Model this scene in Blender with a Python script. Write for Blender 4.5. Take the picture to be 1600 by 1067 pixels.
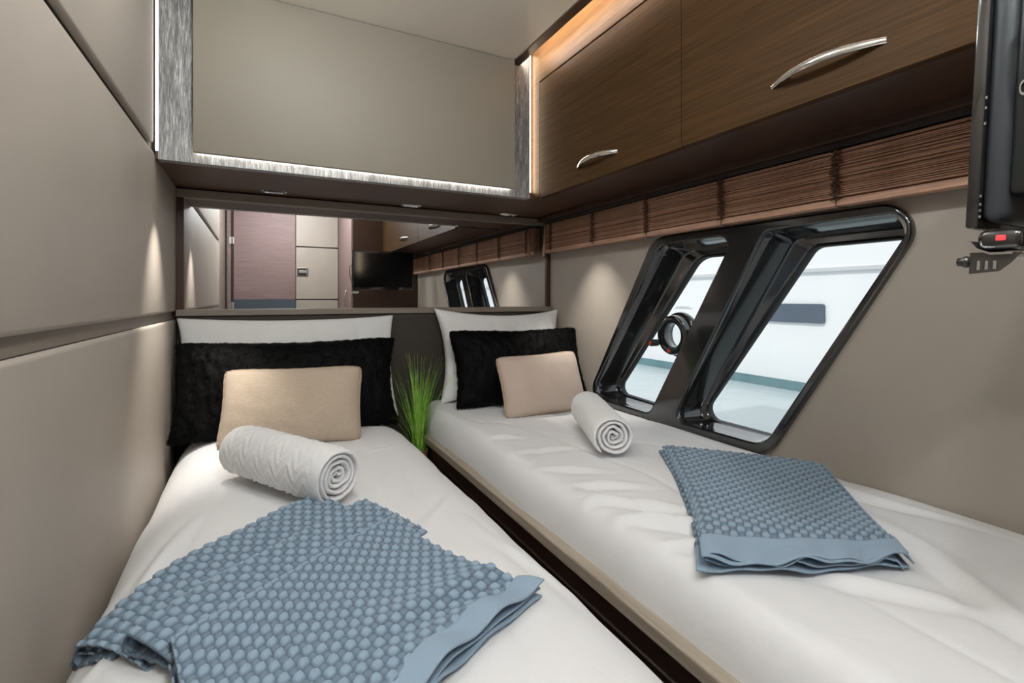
import bpy, bmesh, math, random
import numpy as np
from mathutils import Vector, Matrix, noise
random.seed(7)
R = math.radians
SC = bpy.context.scene
for o in list(bpy.data.objects): bpy.data.objects.remove(o)
COL = SC.collection

# ------------------------------------------------------------------ camera, world, sun, lamps, exposure
# world axes: X along the headboard wall, Y towards the headboard wall, Z up; origin = the eye
cam_d = bpy.data.cameras.new('camera'); cam = bpy.data.objects.new('camera', cam_d); COL.objects.link(cam)
cam_d.sensor_width = 36; cam_d.lens = 36*770/1600; cam_d.clip_start = .02; cam_d.shift_y = -66.5/1600
cam.location = (0, 0, 0); cam.rotation_euler = (R(90), 0, -math.atan(395/770)); SC.camera = cam

w = bpy.data.worlds.new('sky'); SC.world = w; w.use_nodes = True
wn = w.node_tree.nodes; wl = w.node_tree.links; wn.clear()
wo = wn.new('ShaderNodeOutputWorld'); wb = wn.new('ShaderNodeBackground')
wb.inputs['Color'].default_value = (.92, .955, 1.0, 1); wb.inputs['Strength'].default_value = 1.05
wl.new(wb.outputs[0], wo.inputs[0])

sun_d = bpy.data.lights.new('sun', 'SUN'); sun_d.energy = 1.55; sun_d.angle = R(1.5); sun_d.color = (1, .97, .92)
sun = bpy.data.objects.new('sun', sun_d); COL.objects.link(sun)
sun.rotation_euler = Vector((.72, .10, -.68)).to_track_quat('-Z', 'Y').to_euler()

def lamp(name, kind, loc, energy, color=(.92, .972, 1), size=.05, target=None, spot=None, blend=.3, spread=165):
    d = bpy.data.lights.new(name, kind); d.energy = energy; d.color = color
    if kind == 'AREA': d.shape = 'DISK'; d.size = size; d.spread = R(spread)
    else: d.shadow_soft_size = size
    if kind == 'SPOT': d.spot_size = R(spot); d.spot_blend = blend
    o = bpy.data.objects.new(name, d); COL.objects.link(o); o.location = loc
    if target is not None:
        o.rotation_euler = (Vector(target)-Vector(loc)).to_track_quat('-Z', 'Y').to_euler()
    return o
CEIL = .885
LAMPS = [((.20, .05, CEIL), 12.5), ((.0, 1.15, CEIL), 2.5), ((.14, .74, CEIL), 5.2), ((.22, -.38, CEIL), 16)]
for p, e in LAMPS:
    lamp('dome_lamp', 'POINT', (p[0], p[1], p[2]-.085), e, size=.03)

SC.view_settings.view_transform = 'Standard'; SC.view_settings.look = 'None'
SC.view_settings.gamma = 1; SC.view_settings.use_curve_mapping = False
SC.view_settings.exposure = 0.0

# ------------------------------------------------------------------ materials
def srgb(r, g, b):
    f = lambda c: (c/255/12.92) if c/255 <= .04045 else ((c/255+.055)/1.055)**2.4
    return (f(r), f(g), f(b), 1)

class NT:
    def __init__(s, name):
        s.m = bpy.data.materials.new(name); s.m.use_nodes = True
        s.n = s.m.node_tree.nodes; s.l = s.m.node_tree.links
        s.b = s.n['Principled BSDF']
        s.tc = s.n.new('ShaderNodeTexCoord')
    def mapping(s, scale, rot=(0, 0, 0), src='Object'):
        mp = s.n.new('ShaderNodeMapping'); mp.inputs['Scale'].default_value = scale
        mp.inputs['Rotation'].default_value = rot
        s.l.new(s.tc.outputs[src], mp.inputs['Vector']); return mp.outputs[0]
    def noise(s, vec, scale=5, detail=4, rough=.55, dist=0):
        t = s.n.new('ShaderNodeTexNoise'); s.l.new(vec, t.inputs['Vector'])
        t.inputs['Scale'].default_value = scale; t.inputs['Detail'].default_value = detail
        t.inputs['Roughness'].default_value = rough; t.inputs['Distortion'].default_value = dist
        return t.outputs['Fac']
    def ramp(s, fac, stops):
        r = s.n.new('ShaderNodeValToRGB'); s.l.new(fac, r.inputs[0]); e = r.color_ramp.elements
        e[0].position, e[0].color = stops[0]; e[1].position, e[1].color = stops[-1]
        for p, c in stops[1:-1]:
            k = e.new(p); k.color = c
        return r.outputs[0]
    def bump(s, h, strength=.2, dist=.002, prev=None):
        b = s.n.new('ShaderNodeBump'); b.inputs['Strength'].default_value = strength
        b.inputs['Distance'].default_value = dist; s.l.new(h, b.inputs['Height'])
        if prev: s.l.new(prev, b.inputs['Normal'])
        return b.outputs[0]
    def set(s, **k):
        for key, v in k.items():
            i = s.b.inputs[key.replace('_', ' ')]
            if hasattr(v, 'is_linked') or hasattr(v, 'links'): s.l.new(v, i)
            else: i.default_value = v
        return s.m

def plain(name, c, rough=.5, metal=0, **k):
    t = NT(name); return t.set(Base_Color=c, Roughness=rough, Metallic=metal, **k)

def vinyl(name, c, fine=900, rough=.55, var=.04):
    t = NT(name); v = t.mapping((1, 1, 1))
    n1 = t.noise(v, fine, 3); n2 = t.noise(v, 3.0, 3)
    lo = tuple(x*(1-var) for x in c[:3])+(1,); hi = tuple(min(1, x*(1+var)) for x in c[:3])+(1,)
    return t.set(Base_Color=t.ramp(n2, [(.3, lo), (.7, hi)]), Roughness=rough, Normal=t.bump(n1, .25, .0012))

def wood(name, dark, light, axis='y', rough=.36, fine=1.0):
    t = NT(name); sc = {'x': (2.2, 90, 90), 'y': (90, 2.2, 90), 'z': (90, 90, 2.2)}[axis]
    sc2 = {'x': (6, 420, 420), 'y': (420, 6, 420), 'z': (420, 420, 6)}[axis]
    a = t.noise(t.mapping(sc), fine, 5, .6); b = t.noise(t.mapping(sc2), fine, 2, .5)
    mx = t.n.new('ShaderNodeMix'); mx.data_type = 'FLOAT'; mx.inputs[0].default_value = .45
    t.l.new(a, mx.inputs[2]); t.l.new(b, mx.inputs[3])
    mid = tuple((x+y)/2 for x, y in zip(dark, light))
    return t.set(Base_Color=t.ramp(mx.outputs[0], [(.34, dark), (.5, mid), (.66, light)]), Roughness=rough,
                 Normal=t.bump(mx.outputs[0], .12, .001))

def cloth(name, c, scale=700, bump=.3, rough=.9, var=.05, sheen=.15, stretch=(1, 1, 1), crease=(40, .08, .004)):
    t = NT(name); v = t.mapping(stretch); n = t.noise(v, scale, 2); n2 = t.noise(v, crease[0], 4, .55, .6)
    lo = tuple(x*(1-var) for x in c[:3])+(1,); hi = tuple(min(1, x*(1+var)) for x in c[:3])+(1,)
    return t.set(Base_Color=t.ramp(n, [(.3, lo), (.7, hi)]), Roughness=rough, Sheen_Weight=sheen,
                 Normal=t.bump(n, bump, .0015, t.bump(n2, crease[1], crease[2])))

M = {}
M['wall'] = vinyl('cream vinyl wall', srgb(167, 158, 147))
M['panel'] = vinyl('taupe upholstered panel', srgb(146, 139, 126), fine=420, var=.03)
M['ceiling'] = vinyl('ceiling vinyl', srgb(234, 227, 214), fine=600)
M['trim'] = vinyl('taupe trim', srgb(132, 121, 110), fine=700, rough=.45)
M['groove'] = plain('dark groove', srgb(58, 52, 48), .8)
M['wood'] = wood('walnut veneer along', srgb(55, 39, 23), srgb(82, 59, 35), 'y', .45, 1.7)
M['wood'].node_tree.nodes['Principled BSDF'].inputs['Specular IOR Level'].default_value = .1
M['wood_x'] = wood('walnut veneer across', srgb(64, 41, 27), srgb(94, 63, 43), 'x', .5, 1.6)
M['wood_dark'] = wood('dark walnut', srgb(46, 30, 22), srgb(70, 47, 34), 'y', .42, 1.6)
M['wood_door'] = wood('mauve brown door veneer', srgb(112, 92, 90), srgb(144, 121, 118), 'x', .6, 1.6)
M['wood_z'] = wood('dark walnut upright', srgb(48, 28, 20), srgb(80, 50, 36), 'z', .4)
M['ledge'] = wood('taupe grained ledge', srgb(134, 123, 110), srgb(178, 166, 151), 'y', .5)
M['brown'] = vinyl('dark brown leather', srgb(58, 42, 32), fine=500, rough=.45)
M['mirror'] = plain('mirror glass', (.86, .86, .87, 1), .005, 1)
M['chrome'] = plain('chrome', (.82, .82, .82, 1), .12, 1)
M['steel'] = plain('brushed steel', (.55, .54, .52, 1), .3, 1)
M['gloss_black'] = plain('glossy black moulding', (.012, .012, .013, 1), .13, 0, Coat_Weight=.6, Coat_Roughness=.05)
M['gloss_black'].node_tree.nodes['Principled BSDF'].inputs['Specular IOR Level'].default_value = .9
M['rubber'] = plain('black rubber', (.012, .012, .012, 1), .5)
M['black_plastic'] = plain('black plastic', (.014, .015, .017, 1), .3)
M['grey_plastic'] = plain('charcoal plastic', (.03, .035, .04, 1), .45)
M['screen'] = plain('dark screen', (.006, .007, .008, 1), .12)
M['steel_dark'] = plain('dark steel', (.10, .095, .09, 1), .35, .8)
M['red'] = plain('red plastic', srgb(200, 50, 30), .4)
M['white_plastic'] = plain('white plastic', (.75, .75, .75, 1), .4)
M['duvet'] = cloth('white cotton', (.79, .79, .80, 1), 900, .12, .85, .01, .1, crease=(7, .28, .012))
M['pillow'] = cloth('white pillow cotton', (.84, .835, .82, 1), 900, .12, .85, .01, .1, crease=(9, .5, .014))
M['linen'] = cloth('beige linen', srgb(188, 171, 152), 380, .5, .9, .13, .2, (.16, 2.6, 1))
M['linen2'] = cloth('pale beige felt', srgb(194, 176, 162), 600, .25, .9, .06, .2)
M['piping'] = cloth('beige piping', srgb(170, 148, 126), 800, .2)
M['fur'] = cloth('black faux fur', (.0018, .0018, .002, 1), 300, .5, .6, .3, 0)
M['fur'].node_tree.nodes['Principled BSDF'].inputs['Specular IOR Level'].default_value = .1
M['terry'] = cloth('white terry', (.88, .88, .89, 1), 650, .9, .95, .04, .3, crease=(160, .4, .003))
t = NT('blue waffle cotton'); at = t.n.new('ShaderNodeAttribute'); at.attribute_name = 'weave_shade'; a = t.noise(t.mapping((1, 1, 1)), 900, 2)
M['waffle'] = t.set(Base_Color=t.ramp(at.outputs['Fac'], [(0.0, srgb(92, 110, 126)), (.25, srgb(112, 130, 146)), (.9, srgb(144, 165, 184))]), Roughness=.9, Sheen_Weight=.1, Normal=t.bump(a, .35, .0015))  # recesses coloured darker: yarn tone plus painted-in shade between the pads
M['head'] = None
t = NT('dark woven headboard'); ck = t.n.new('ShaderNodeTexWave'); ck.wave_type = 'BANDS'; ck.bands_direction = 'DIAGONAL'
t.l.new(t.mapping((1, 0, 1)), ck.inputs[0]); ck.inputs['Scale'].default_value = 75
ck2 = t.n.new('ShaderNodeTexWave'); ck2.bands_direction = 'DIAGONAL'; t.l.new(t.mapping((-1, 0, 1)), ck2.inputs[0]); ck2.inputs['Scale'].default_value = 75
ml = t.n.new('ShaderNodeMath'); ml.operation = 'MULTIPLY'; t.l.new(ck.outputs['Fac'], ml.inputs[0]); t.l.new(ck2.outputs['Fac'], ml.inputs[1])
M['head'] = t.set(Base_Color=t.ramp(ml.outputs[0], [(.1, srgb(44, 38, 33)), (.8, srgb(92, 82, 72))]), Roughness=.6, Normal=t.bump(ml.outputs[0], .5, .002))
t = NT('grey silk pad'); a = t.noise(t.mapping((110, 110, 7)), 1, 5, .7); b = t.noise(t.mapping((500, 500, 45)), 1, 3, .6)
mx = t.n.new('ShaderNodeMix'); mx.data_type = 'FLOAT'; mx.inputs[0].default_value = .5; t.l.new(a, mx.inputs[2]); t.l.new(b, mx.inputs[3])
M['silk'] = t.set(Base_Color=t.ramp(mx.outputs[0], [(.34, srgb(84, 83, 82)), (.5, srgb(136, 135, 133)), (.68, srgb(214, 213, 211))]), Roughness=.38, Metallic=.25, Normal=t.bump(mx.outputs[0], .3, .002))
t = NT('bamboo reed'); a = t.noise(t.mapping((300, 8, 300)), 1, 4, .6)
M['bamboo'] = t.set(Base_Color=t.ramp(a, [(.3, srgb(150, 113, 92)), (.7, srgb(206, 163, 137))]), Roughness=.6)
M['cord'] = plain('brown cord', srgb(78, 50, 34), .8)
M['grass'] = NT('green grass'); t = M['grass']; a = t.noise(t.mapping((1, 1, 1)), 25, 2)
M['grass'] = t.set(Transmission_Weight=0.0, Subsurface_Weight=.25, Subsurface_Radius=(.01, .02, .004), Base_Color=t.ramp(a, [(.3, srgb(112, 168, 56)), (.55, srgb(158, 210, 84)), (.75, srgb(200, 232, 128))]), Roughness=.5)
M['pot'] = wood('brown turned pot', srgb(120, 78, 50), srgb(168, 118, 82), 'z', .6)
M['soil'] = plain('soil', srgb(46, 34, 26), .95)
M['floor'] = wood('floor boards', srgb(70, 48, 34), srgb(110, 80, 58), 'y', .4)
M['hull'] = plain('white boat gelcoat', (.9, .91, .92, 1), .25)
M['hull_line'] = plain('pale grey rub rail', (.62, .64, .66, 1), .5)
M['hull_glass'] = plain('dark hull window', srgb(86, 98, 112), .2)
M['boot'] = vinyl('teal boot stripe', srgb(104, 136, 142), fine=30, rough=.6, var=.15)
t = NT('harbour water'); a = t.noise(t.mapping((1.5, 1.5, 1)), 3, 3)
M['water'] = t.set(Base_Color=srgb(194, 206, 208), Roughness=.25, Normal=t.bump(a, .15, .05))
t = NT('window glass'); t.n.remove(t.b); g = t.n.new('ShaderNodeBsdfTransparent'); g.inputs[0].default_value = (.965, .975, .975, 1)
gl = t.n.new('ShaderNodeBsdfGlossy'); gl.inputs['Roughness'].default_value = .01
fr = t.n.new('ShaderNodeFresnel'); fr.inputs[0].default_value = 1.45; ms = t.n.new('ShaderNodeMixShader')
ge = t.n.new('ShaderNodeNewGeometry'); mu = t.n.new('ShaderNodeMath'); mu.operation = 'SUBTRACT'; mu.use_clamp = True
t.l.new(fr.outputs[0], mu.inputs[0]); t.l.new(ge.outputs['Backfacing'], mu.inputs[1]); t.l.new(mu.outputs[0], ms.inputs[0]); t.l.new(g.outputs[0], ms.inputs[1]); t.l.new(gl.outputs[0], ms.inputs[2])
t.l.new(ms.outputs[0], t.n['Material Output'].inputs[0]); M['glass'] = t.m
def emit(name, c, s):
    t = NT(name); return t.set(Base_Color=(0, 0, 0, 1), Emission_Color=c, Emission_Strength=s)
M['led'] = emit('white led', (1, .96, .90, 1), 14)
M['led_warm'] = emit('warm led', (1, .86, .72, 1), 150)
M['led_side'] = emit('side led', (1, .93, .84, 1), 8)
M['led_right'] = emit('right led', (1, .78, .56, 1), 32)
M['led_red'] = emit('red standby light', (1, .05, .06, 1), 1.6)
M['lamp_face'] = emit('dome lamp face', (1, .97, .93, 1), 6)

# ------------------------------------------------------------------ builders
def link(name, me, mat=None, parent=None, smooth=False, origin=None):
    o = bpy.data.objects.new(name, me); COL.objects.link(o)
    if mat is not None: me.materials.append(mat)
    if smooth:
        me.polygons.foreach_set('use_smooth', [True]*len(me.polygons))
    if parent is not None: o.parent = parent
    return o
def wpos(p):
    v = Vector((0, 0, 0))
    while p is not None: v = v+p.location; p = p.parent
    return v
def obj(name, bm, mat, parent=None, smooth=False, local=False, sharp=None):
    """one mesh object from a bmesh whose verts are in world space (or in the parent's space when local)"""
    me = bpy.data.meshes.new(name)
    if not local:
        off = wpos(parent) if parent is not None else None
        if parent is None:
            co = [v.co for v in bm.verts]
            lo = Vector([min(c[i] for c in co) for i in range(3)]); hi = Vector([max(c[i] for c in co) for i in range(3)])
            off = Vector(((lo.x+hi.x)/2, (lo.y+hi.y)/2, lo.z))
        bmesh.ops.translate(bm, verts=bm.verts, vec=-off)
    if sharp:
        for e in bm.edges:
            if len(e.link_faces) == 2 and e.calc_face_angle(0) > R(sharp): e.smooth = False
        smooth = True
    bm.to_mesh(me); bm.free()
    o = link(name, me, mat, parent, smooth)
    if parent is None and not local: o.location = off
    return o
def raw(name, verts, faces, mat, parent=None, smooth=True, origin=(0, 0, 0)):
    me = bpy.data.meshes.new(name)
    v = np.asarray(verts, float)-np.asarray(origin, float)
    me.from_pydata(v.tolist(), [], faces); me.update()
    return link(name, me, mat, parent, smooth)
def empty(name, loc, rot=(0, 0, 0)):
    o = bpy.data.objects.new(name, None); COL.objects.link(o); o.location = loc; o.rotation_euler = rot
    o.empty_display_size = .05; return o
def tag(o, label=None, cat=None, group=None, kind=None):
    if label: o['label'] = label
    if cat: o['category'] = cat
    if group: o['group'] = group
    if kind: o['kind'] = kind
    return o
def struct(o, label, cat): return tag(o, label, cat, kind='structure')

def box(bm, a, b, bev=0, seg=2):
    r = bmesh.ops.create_cube(bm, size=1)
    vs = r['verts']
    for v in vs:
        v.co = Vector([a[i] if v.co[i] < 0 else b[i] for i in range(3)])
    if bev:
        es = list({e for v in vs for e in v.link_edges})
        bmesh.ops.bevel(bm, geom=es, offset=bev, segments=seg, affect='EDGES', profile=.5)
    return bm
def B(a, b, bev=0, seg=2): return box(bmesh.new(), a, b, bev, seg)
def tube(bm, pts, r, n=8, cap=True):
    pts = [Vector(p) for p in pts]; rs = r if hasattr(r, '__len__') else [r]*len(pts)
    rings = []; up = Vector((0, 0, 1))
    t0 = (pts[1]-pts[0]).normalized()
    if abs(t0.dot(up)) > .9: up = Vector((1, 0, 0))
    nrm = (up-t0*up.dot(t0)).normalized()
    for i, p in enumerate(pts):
        t = (pts[min(i+1, len(pts)-1)]-pts[max(i-1, 0)]).normalized()
        nrm = (nrm-t*nrm.dot(t)).normalized(); bi = t.cross(nrm)
        rings.append([bm.verts.new(p+(nrm*math.cos(2*math.pi*k/n)+bi*math.sin(2*math.pi*k/n))*rs[i]) for k in range(n)])
    for A, C in zip(rings, rings[1:]):
        for k in range(n): bm.faces.new((A[k], A[(k+1) % n], C[(k+1) % n], C[k]))
    if cap:
        bm.faces.new(rings[0][::-1]); bm.faces.new(rings[-1])
    return bm
def loft(bm, loops, cap0=False, cap1=False):
    L = [[bm.verts.new(p) for p in lp] for lp in loops]; n = len(L[0])
    for A, C in zip(L, L[1:]):
        for k in range(n): bm.faces.new((A[k], A[(k+1) % n], C[(k+1) % n], C[k]))
    if cap0: bm.faces.new(L[0][::-1])
    if cap1: bm.faces.new(L[-1])
    return bm
def lathe(bm, prof, c, n=24, axis='z'):
    loops = []
    for r, h in prof:
        lp = []
        for k in range(n):
            a = 2*math.pi*k/n; p = (r*math.cos(a), r*math.sin(a), h)
            if axis == 'x': p = (h, p[0], p[1])
            if axis == 'y': p = (p[0], h, -p[1])
            lp.append(Vector(p)+Vector(c))
        loops.append(lp)
    return loft(bm, loops, True, True)
def roundpoly(corners, radii, n=8):
    """corners in order, each rounded with its radius -> 2D points"""
    out = []; m = len(corners)
    for i in range(m):
        p = Vector(corners[i]); a = (Vector(corners[i-1])-p); b = (Vector(corners[(i+1) % m])-p)
        la, lb = a.length, b.length; a.normalize(); b.normalize(); r = radii[i]
        ang = a.angle(b); d = min(r/math.tan(ang/2), la*.48, lb*.48); rr = d*math.tan(ang/2)
        cen = p+(a+b).normalized()*(rr/math.sin(ang/2))
        s = p+a*d-cen; e = p+b*d-cen
        tot = s.angle_signed(e)
        for k in range(n+1):
            th = -tot*k/n; cs, sn = math.cos(th), math.sin(th)
            out.append((cen.x+s.x*cs-s.y*sn, cen.y+s.x*sn+s.y*cs))
    return out
def plate(outer, holes, x0, x1, bevel=0):
    """flat plate in the YZ plane with holes, between x0 and x1 -> mesh"""
    cu = bpy.data.curves.new('plate', 'CURVE'); cu.dimensions = '2D'; cu.fill_mode = 'BOTH'
    cu.extrude = (x1-x0)/2-bevel; cu.bevel_depth = bevel; cu.bevel_resolution = 3; cu.offset = -bevel
    for lp in [outer]+holes:
        s = cu.splines.new('POLY'); s.points.add(len(lp)-1); s.use_cyclic_u = True
        for q, p in zip(s.points, lp): q.co = (p[0], p[1], 0, 1)
    o = bpy.data.objects.new('plate', cu); COL.objects.link(o)
    dg = bpy.context.evaluated_depsgraph_get(); dg.update()
    me = bpy.data.meshes.new_from_object(o.evaluated_get(dg))
    bpy.data.objects.remove(o); bpy.data.curves.remove(cu)
    bm = bmesh.new(); bm.from_mesh(me); bpy.data.meshes.remove(me)
    for v in bm.verts: v.co = Vector(((x0+x1)/2+v.co.z, v.co.x, v.co.y))
    return bm
def grid_mesh(P, close_u=False):
    """P: (nu,nv,3) array -> verts, faces"""
    nu, nv = P.shape[:2]; idx = np.arange(nu*nv).reshape(nu, nv)
    f = np.stack([idx[:-1, :-1], idx[1:, :-1], idx[1:, 1:], idx[:-1, 1:]], -1).reshape(-1, 4)
    if close_u:
        g = np.stack([idx[-1, :-1], idx[0, :-1], idx[0, 1:], idx[-1, 1:]], -1).reshape(-1, 4); f = np.concatenate([f, g])
    return P.reshape(-1, 3), f.tolist()
def fbm(x, y, z=0, oct=3):
    s, a = 0, 1
    for k in range(oct):
        s += a*noise.noise(Vector((x, y, z))); x *= 2.1; y *= 2.1; z += 5.3; a *= .5
    return s
sm = lambda e0, e1, x: (lambda t: t*t*(3-2*t))(max(0., min(1., (x-e0)/(e1-e0))))

# ------------------------------------------------------------------ room dimensions
XL, XR, YB = -.255, 1.257, 2.05        # left wall, right (hull) wall, mirror wall
YP, XC, ZS = 1.65, .94, .385           # bulkhead front, cabinet front, soffit height
ZF, YW, YD = -1.10, -.19, -.94         # floor, wardrobe end wall, entrance wall

# ------------------------------------------------------------------ setting
struct(obj('floor', B((-.4, -1.1, ZF-.05), (1.4, 2.2, ZF)), M['floor']), 'dark floor boards of the cabin', 'floor')
ce = obj('ceiling', B((XL-.1, YD-.15, CEIL), (.84, 2.2, CEIL+.04)), M['ceiling']); struct(ce, 'plain cream cabin ceiling', 'ceiling')
obj('outer_board', B((.84, YD-.15, 1.02), (1.45, 2.2, 1.06)), M['wood_dark'], ce)
obj('cove_lip', B((.842, YW, CEIL-.004), (.876, YP+.02, CEIL+.012), .002), M['wood_dark'], ce)
# left wall: three upholstered panels over a dark backing, channels between them
wl_ = obj('wall_left', B((XL-.1, YD-.05, ZF), (XL-.014, 2.15, CEIL+.02)), M['trim']); struct(wl_, 'cream panelled wall beside the left bed', 'wall')
obj('panel', B((XL-.03, -.03, .424), (XL, YP-.012, CEIL-.004), .006, 3), M['wall'], wl_, sharp=50)
obj('panel', B((XL-.03, -.03, -.044), (XL, YB+.02, .402), .008, 3), M['wall'], wl_, sharp=50)
obj('panel', B((XL-.03, -.03, ZF+.01), (XL, YB+.02, -.071), .009, 3), M['wall'], wl_, sharp=50)
obj('groove', B((XL-.03, -.03, .400), (XL-.013, YP, .427)), M['groove'], wl_)
obj('rail', B((XL-.03, -.03, -.073), (XL-.010, YB, -.042)), M['trim'], wl_)
obj('seam', B((XL-.03, -.03, -.0715), (XL-.0085, YB, -.0695)), M['groove'], wl_)
# back wall with bulkhead
wb_ = obj('wall_back', B((XL-.1, YB+.012, ZF), (XR+.2, YB+.10, CEIL+.15)), M['wood_dark']); struct(wb_, 'bulkhead wall at the head of both beds', 'wall')
obj('soffit', B((XL+.001, YP+.001, ZS), (XR-.002, YB+.01, ZS+.02), .001), M['wood_x'], wb_)
bm = B((XL+.008, YP-.003, ZS-.001), (XC-.018, YP+.03, CEIL+.13)); obj('fabric_pad', bm, M['silk'], wb_)
obj('upholstered_panel', B((-.164, YP-.032, .408), (.843, YP-.016, CEIL-.001), .003), M['panel'], wb_, sharp=40)
obj('panel_spacer', B((-.14, YP-.017, .44), (.82, YP, CEIL-.004)), M['groove'], wb_)
# right wall
W_OUT = [(1.325, .217), (.497, .212), (.883, -.432), (1.73, -.432)]
W_RAD = [.10, .065, .085, .06]
F_R = [(.893, .187), (.530, .187), (.895, -.405), (1.235, -.410)]; G_R = [(.812, .139), (.575, .139), (.915, -.400), (1.199, -.400)]
F_L = [(1.296, .187), (.991, .187), (1.345, -.410), (1.695, -.405)]; G_L = [(1.205, .139), (1.02, .139), (1.365, -.400), (1.644, -.390)]
def scale_quad(q, d):
    c = Vector((sum(p[0] for p in q)/4, sum(p[1] for p in q)/4))
    return [tuple(Vector(p)+(c-Vector(p)).normalized()*d) for p in q]
wr = obj('wall_right', plate([(YB+.1, ZF), (YB+.1, CEIL+.2), (YD, CEIL+.2), (YD, ZF)], [roundpoly(scale_quad(W_OUT, .02), W_RAD)], XR, XR+.10), M['wall'])
struct(wr, 'cream hull side wall around the slanted window', 'wall')
# ------------------------------------------------------------------ window
win = empty('window_1', (XR, 1.1, -.43)); struct(win, 'glossy black slanted double window in the hull side', 'window')
RF = [.045, .045, .07, .05]
def lerpq(a, b, t): return [(p[0]+(q[0]-p[0])*t, p[1]+(q[1]-p[1])*t) for p, q in zip(a, b)]
bm = plate(roundpoly(W_OUT, W_RAD, 10), [roundpoly(F_L, [.07, .03, .05, .045], 10), roundpoly(F_R, [.035, .035, .08, .03], 10)], XR-.018, XR+.012, .006)
fr_ = obj('frame', bm, M['gloss_black'], win, sharp=35)
for F, G, rad, grad in ((F_L, G_L, [.07, .03, .05, .045], [.085, .02, .04, .03]), (F_R, G_R, [.035, .035, .08, .03], [.04, .025, .07, .035])):
    def lp(t, x, k): return [(x, p[0], p[1]) for p in roundpoly(lerpq(F, G, t), [a+(b-a)*k for a, b in zip(rad, grad)], 10)]
    bm = loft(bmesh.new(), [lp(-.04, XR-.006, 0), lp(.10, XR+.006, .1), lp(.14, XR+.012, .1), lp(.42, XR+.070, .4), lp(.50, XR+.074, .5), lp(.80, XR+.078, .8), lp(.9, XR+.083, .9)])
    obj('reveal', bm, M['gloss_black'], fr_, sharp=22)
    bm = loft(bmesh.new(), [lp(.88, XR+.082, .9), lp(.92, XR+.079, .9), lp(.97, XR+.081, 1), lp(1.0, XR+.088, 1), lp(1.0, XR+.10, 1)])
    obj('gasket', bm, M['rubber'], fr_, sharp=40)
    o = lerpq(F, G, .9)
    obj('pane', plate([p for p in roundpoly(o, grad)], [], XR+.093, XR+.097), M['glass'], win)
# opening port in the left pane
PC = Vector((XR+.085, 1.287, -.128))
ax = Vector((XR+.085, PC.y, PC.z))
bm = bmesh.new()
def ring(bm, prof, c, n=40):
    L = []
    for k in range(n):
        a = 2*math.pi*k/n; L.append([bm.verts.new((c[0]+h, c[1]+r*math.cos(a), c[2]+r*math.sin(a))) for r, h in prof])
    m = len(prof)
    for k in range(n):
        for j in range(m): bm.faces.new((L[k][j], L[k][(j+1) % m], L[(k+1) % n][(j+1) % m], L[(k+1) % n][j]))
    return bm
ring(bm, [(.050, .004), (.078, .004), (.082, -.004), (.080, -.014), (.070, -.018), (.066, -.026), (.071, -.032), (.069, -.050), (.060, -.056), (.046, -.054), (.042, -.044), (.043, -.02), (.050, -.01)], PC)
po = obj('porthole', bm, M['gloss_black'], win, sharp=45)
bm = lathe(bmesh.new(), [(.001, -.030), (.044, -.030), (.044, -.026), (.001, -.026)], PC, 32, 'x'); obj('port_pane', bm, M['glass'], po)
for dy, dz in ((.060, -.030), (-.030, -.050)):
    c = PC+Vector((-.05, dy, dz))
    bm = lathe(bmesh.new(), [(.005, .006), (.006, -.006), (.011, -.008), (.0125, -.012), (.0125, -.040), (.011, -.043), (.002, -.043)], c, 16, 'x')
    k = obj('knob', bm, M['grey_plastic'], po, sharp=40)
    k.data.materials.append(M['red'])
    bm = lathe(bmesh.new(), [(.0065, -.036), (.0065, -.0445), (.001, -.0445)], (0, 0, 0), 12, 'x')
    me = bpy.data.meshes.new('tip'); tmp = bmesh.new(); tmp.from_mesh(k.data); b2 = bmesh.new(); bm.to_mesh(me)
    n0 = len(tmp.faces); me.transform(Matrix.Translation(c-wpos(po))); tmp.from_mesh(me); tmp.faces.ensure_lookup_table()
    for f in tmp.faces[n0:]: f.material_index = 1
    tmp.to_mesh(k.data); tmp.free(); bm.free(); b2.free()
bm = bmesh.new()
for j, (y0, y1) in enumerate(((1.262, 1.322), (1.250, 1.330))):
    z = -.030-j*.005
    y = y0
    while y < y1:
        l = random.uniform(.004, .011); box(bm, (XR+.0922, y, z), (XR+.0928, min(y+l, y1), z+.0018)); y += l+.002
obj('printed_notice', bm, M['grey_plastic'], win)

# ------------------------------------------------------------------ entrance end (seen in the mirror)
we = obj('wall_entrance', B((XL-.1, YD-.12, ZF), (XR+.1, YD-.03, CEIL+.1)), M['trim']); struct(we, 'entrance end wall seen in the mirror', 'wall')
dr = empty('door_1', (.03, YD, ZF)); struct(dr, 'mauve brown wooden door with dark foot seen in the mirror', 'door')
obj('leaf', B((-.205, YD-.03, -.005), (.303, YD, CEIL-.05), .003), M['wood_door'], dr)
obj('kick_plate', B((-.205, YD-.03, ZF+.01), (.303, YD+.001, -.005)), plain('blue grey kick plate', srgb(70, 78, 90), .4), dr)
obj('jamb', B((XL+.001, YD-.03, ZF), (-.225, YD+.01, CEIL)), M['wood_door'], dr)
obj('gap', B((-.225, YD-.03, ZF), (-.205, YD-.012, CEIL)), M['groove'], dr)
for z in (.52, -.06):
    bm = B((-.238, YD+.008, z-.03), (-.198, YD+.014, z+.03), .001); tube(bm, [(-.215, YD+.016, z-.035), (-.215, YD+.016, z+.035)], .006)
    obj('hinge', bm, M['chrome'], dr)
for z in (.30,):
    bm = B((-.238, YD+.008, .50-.03), (-.198, YD+.014, .50+.03)); bm.free()
wc = obj('door_2', B((.303, YD-.03, ZF), (.688, YD-.022, CEIL)), M['groove']); struct(wc, 'cream panelled door with a chrome latch seen in the mirror', 'door')
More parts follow.
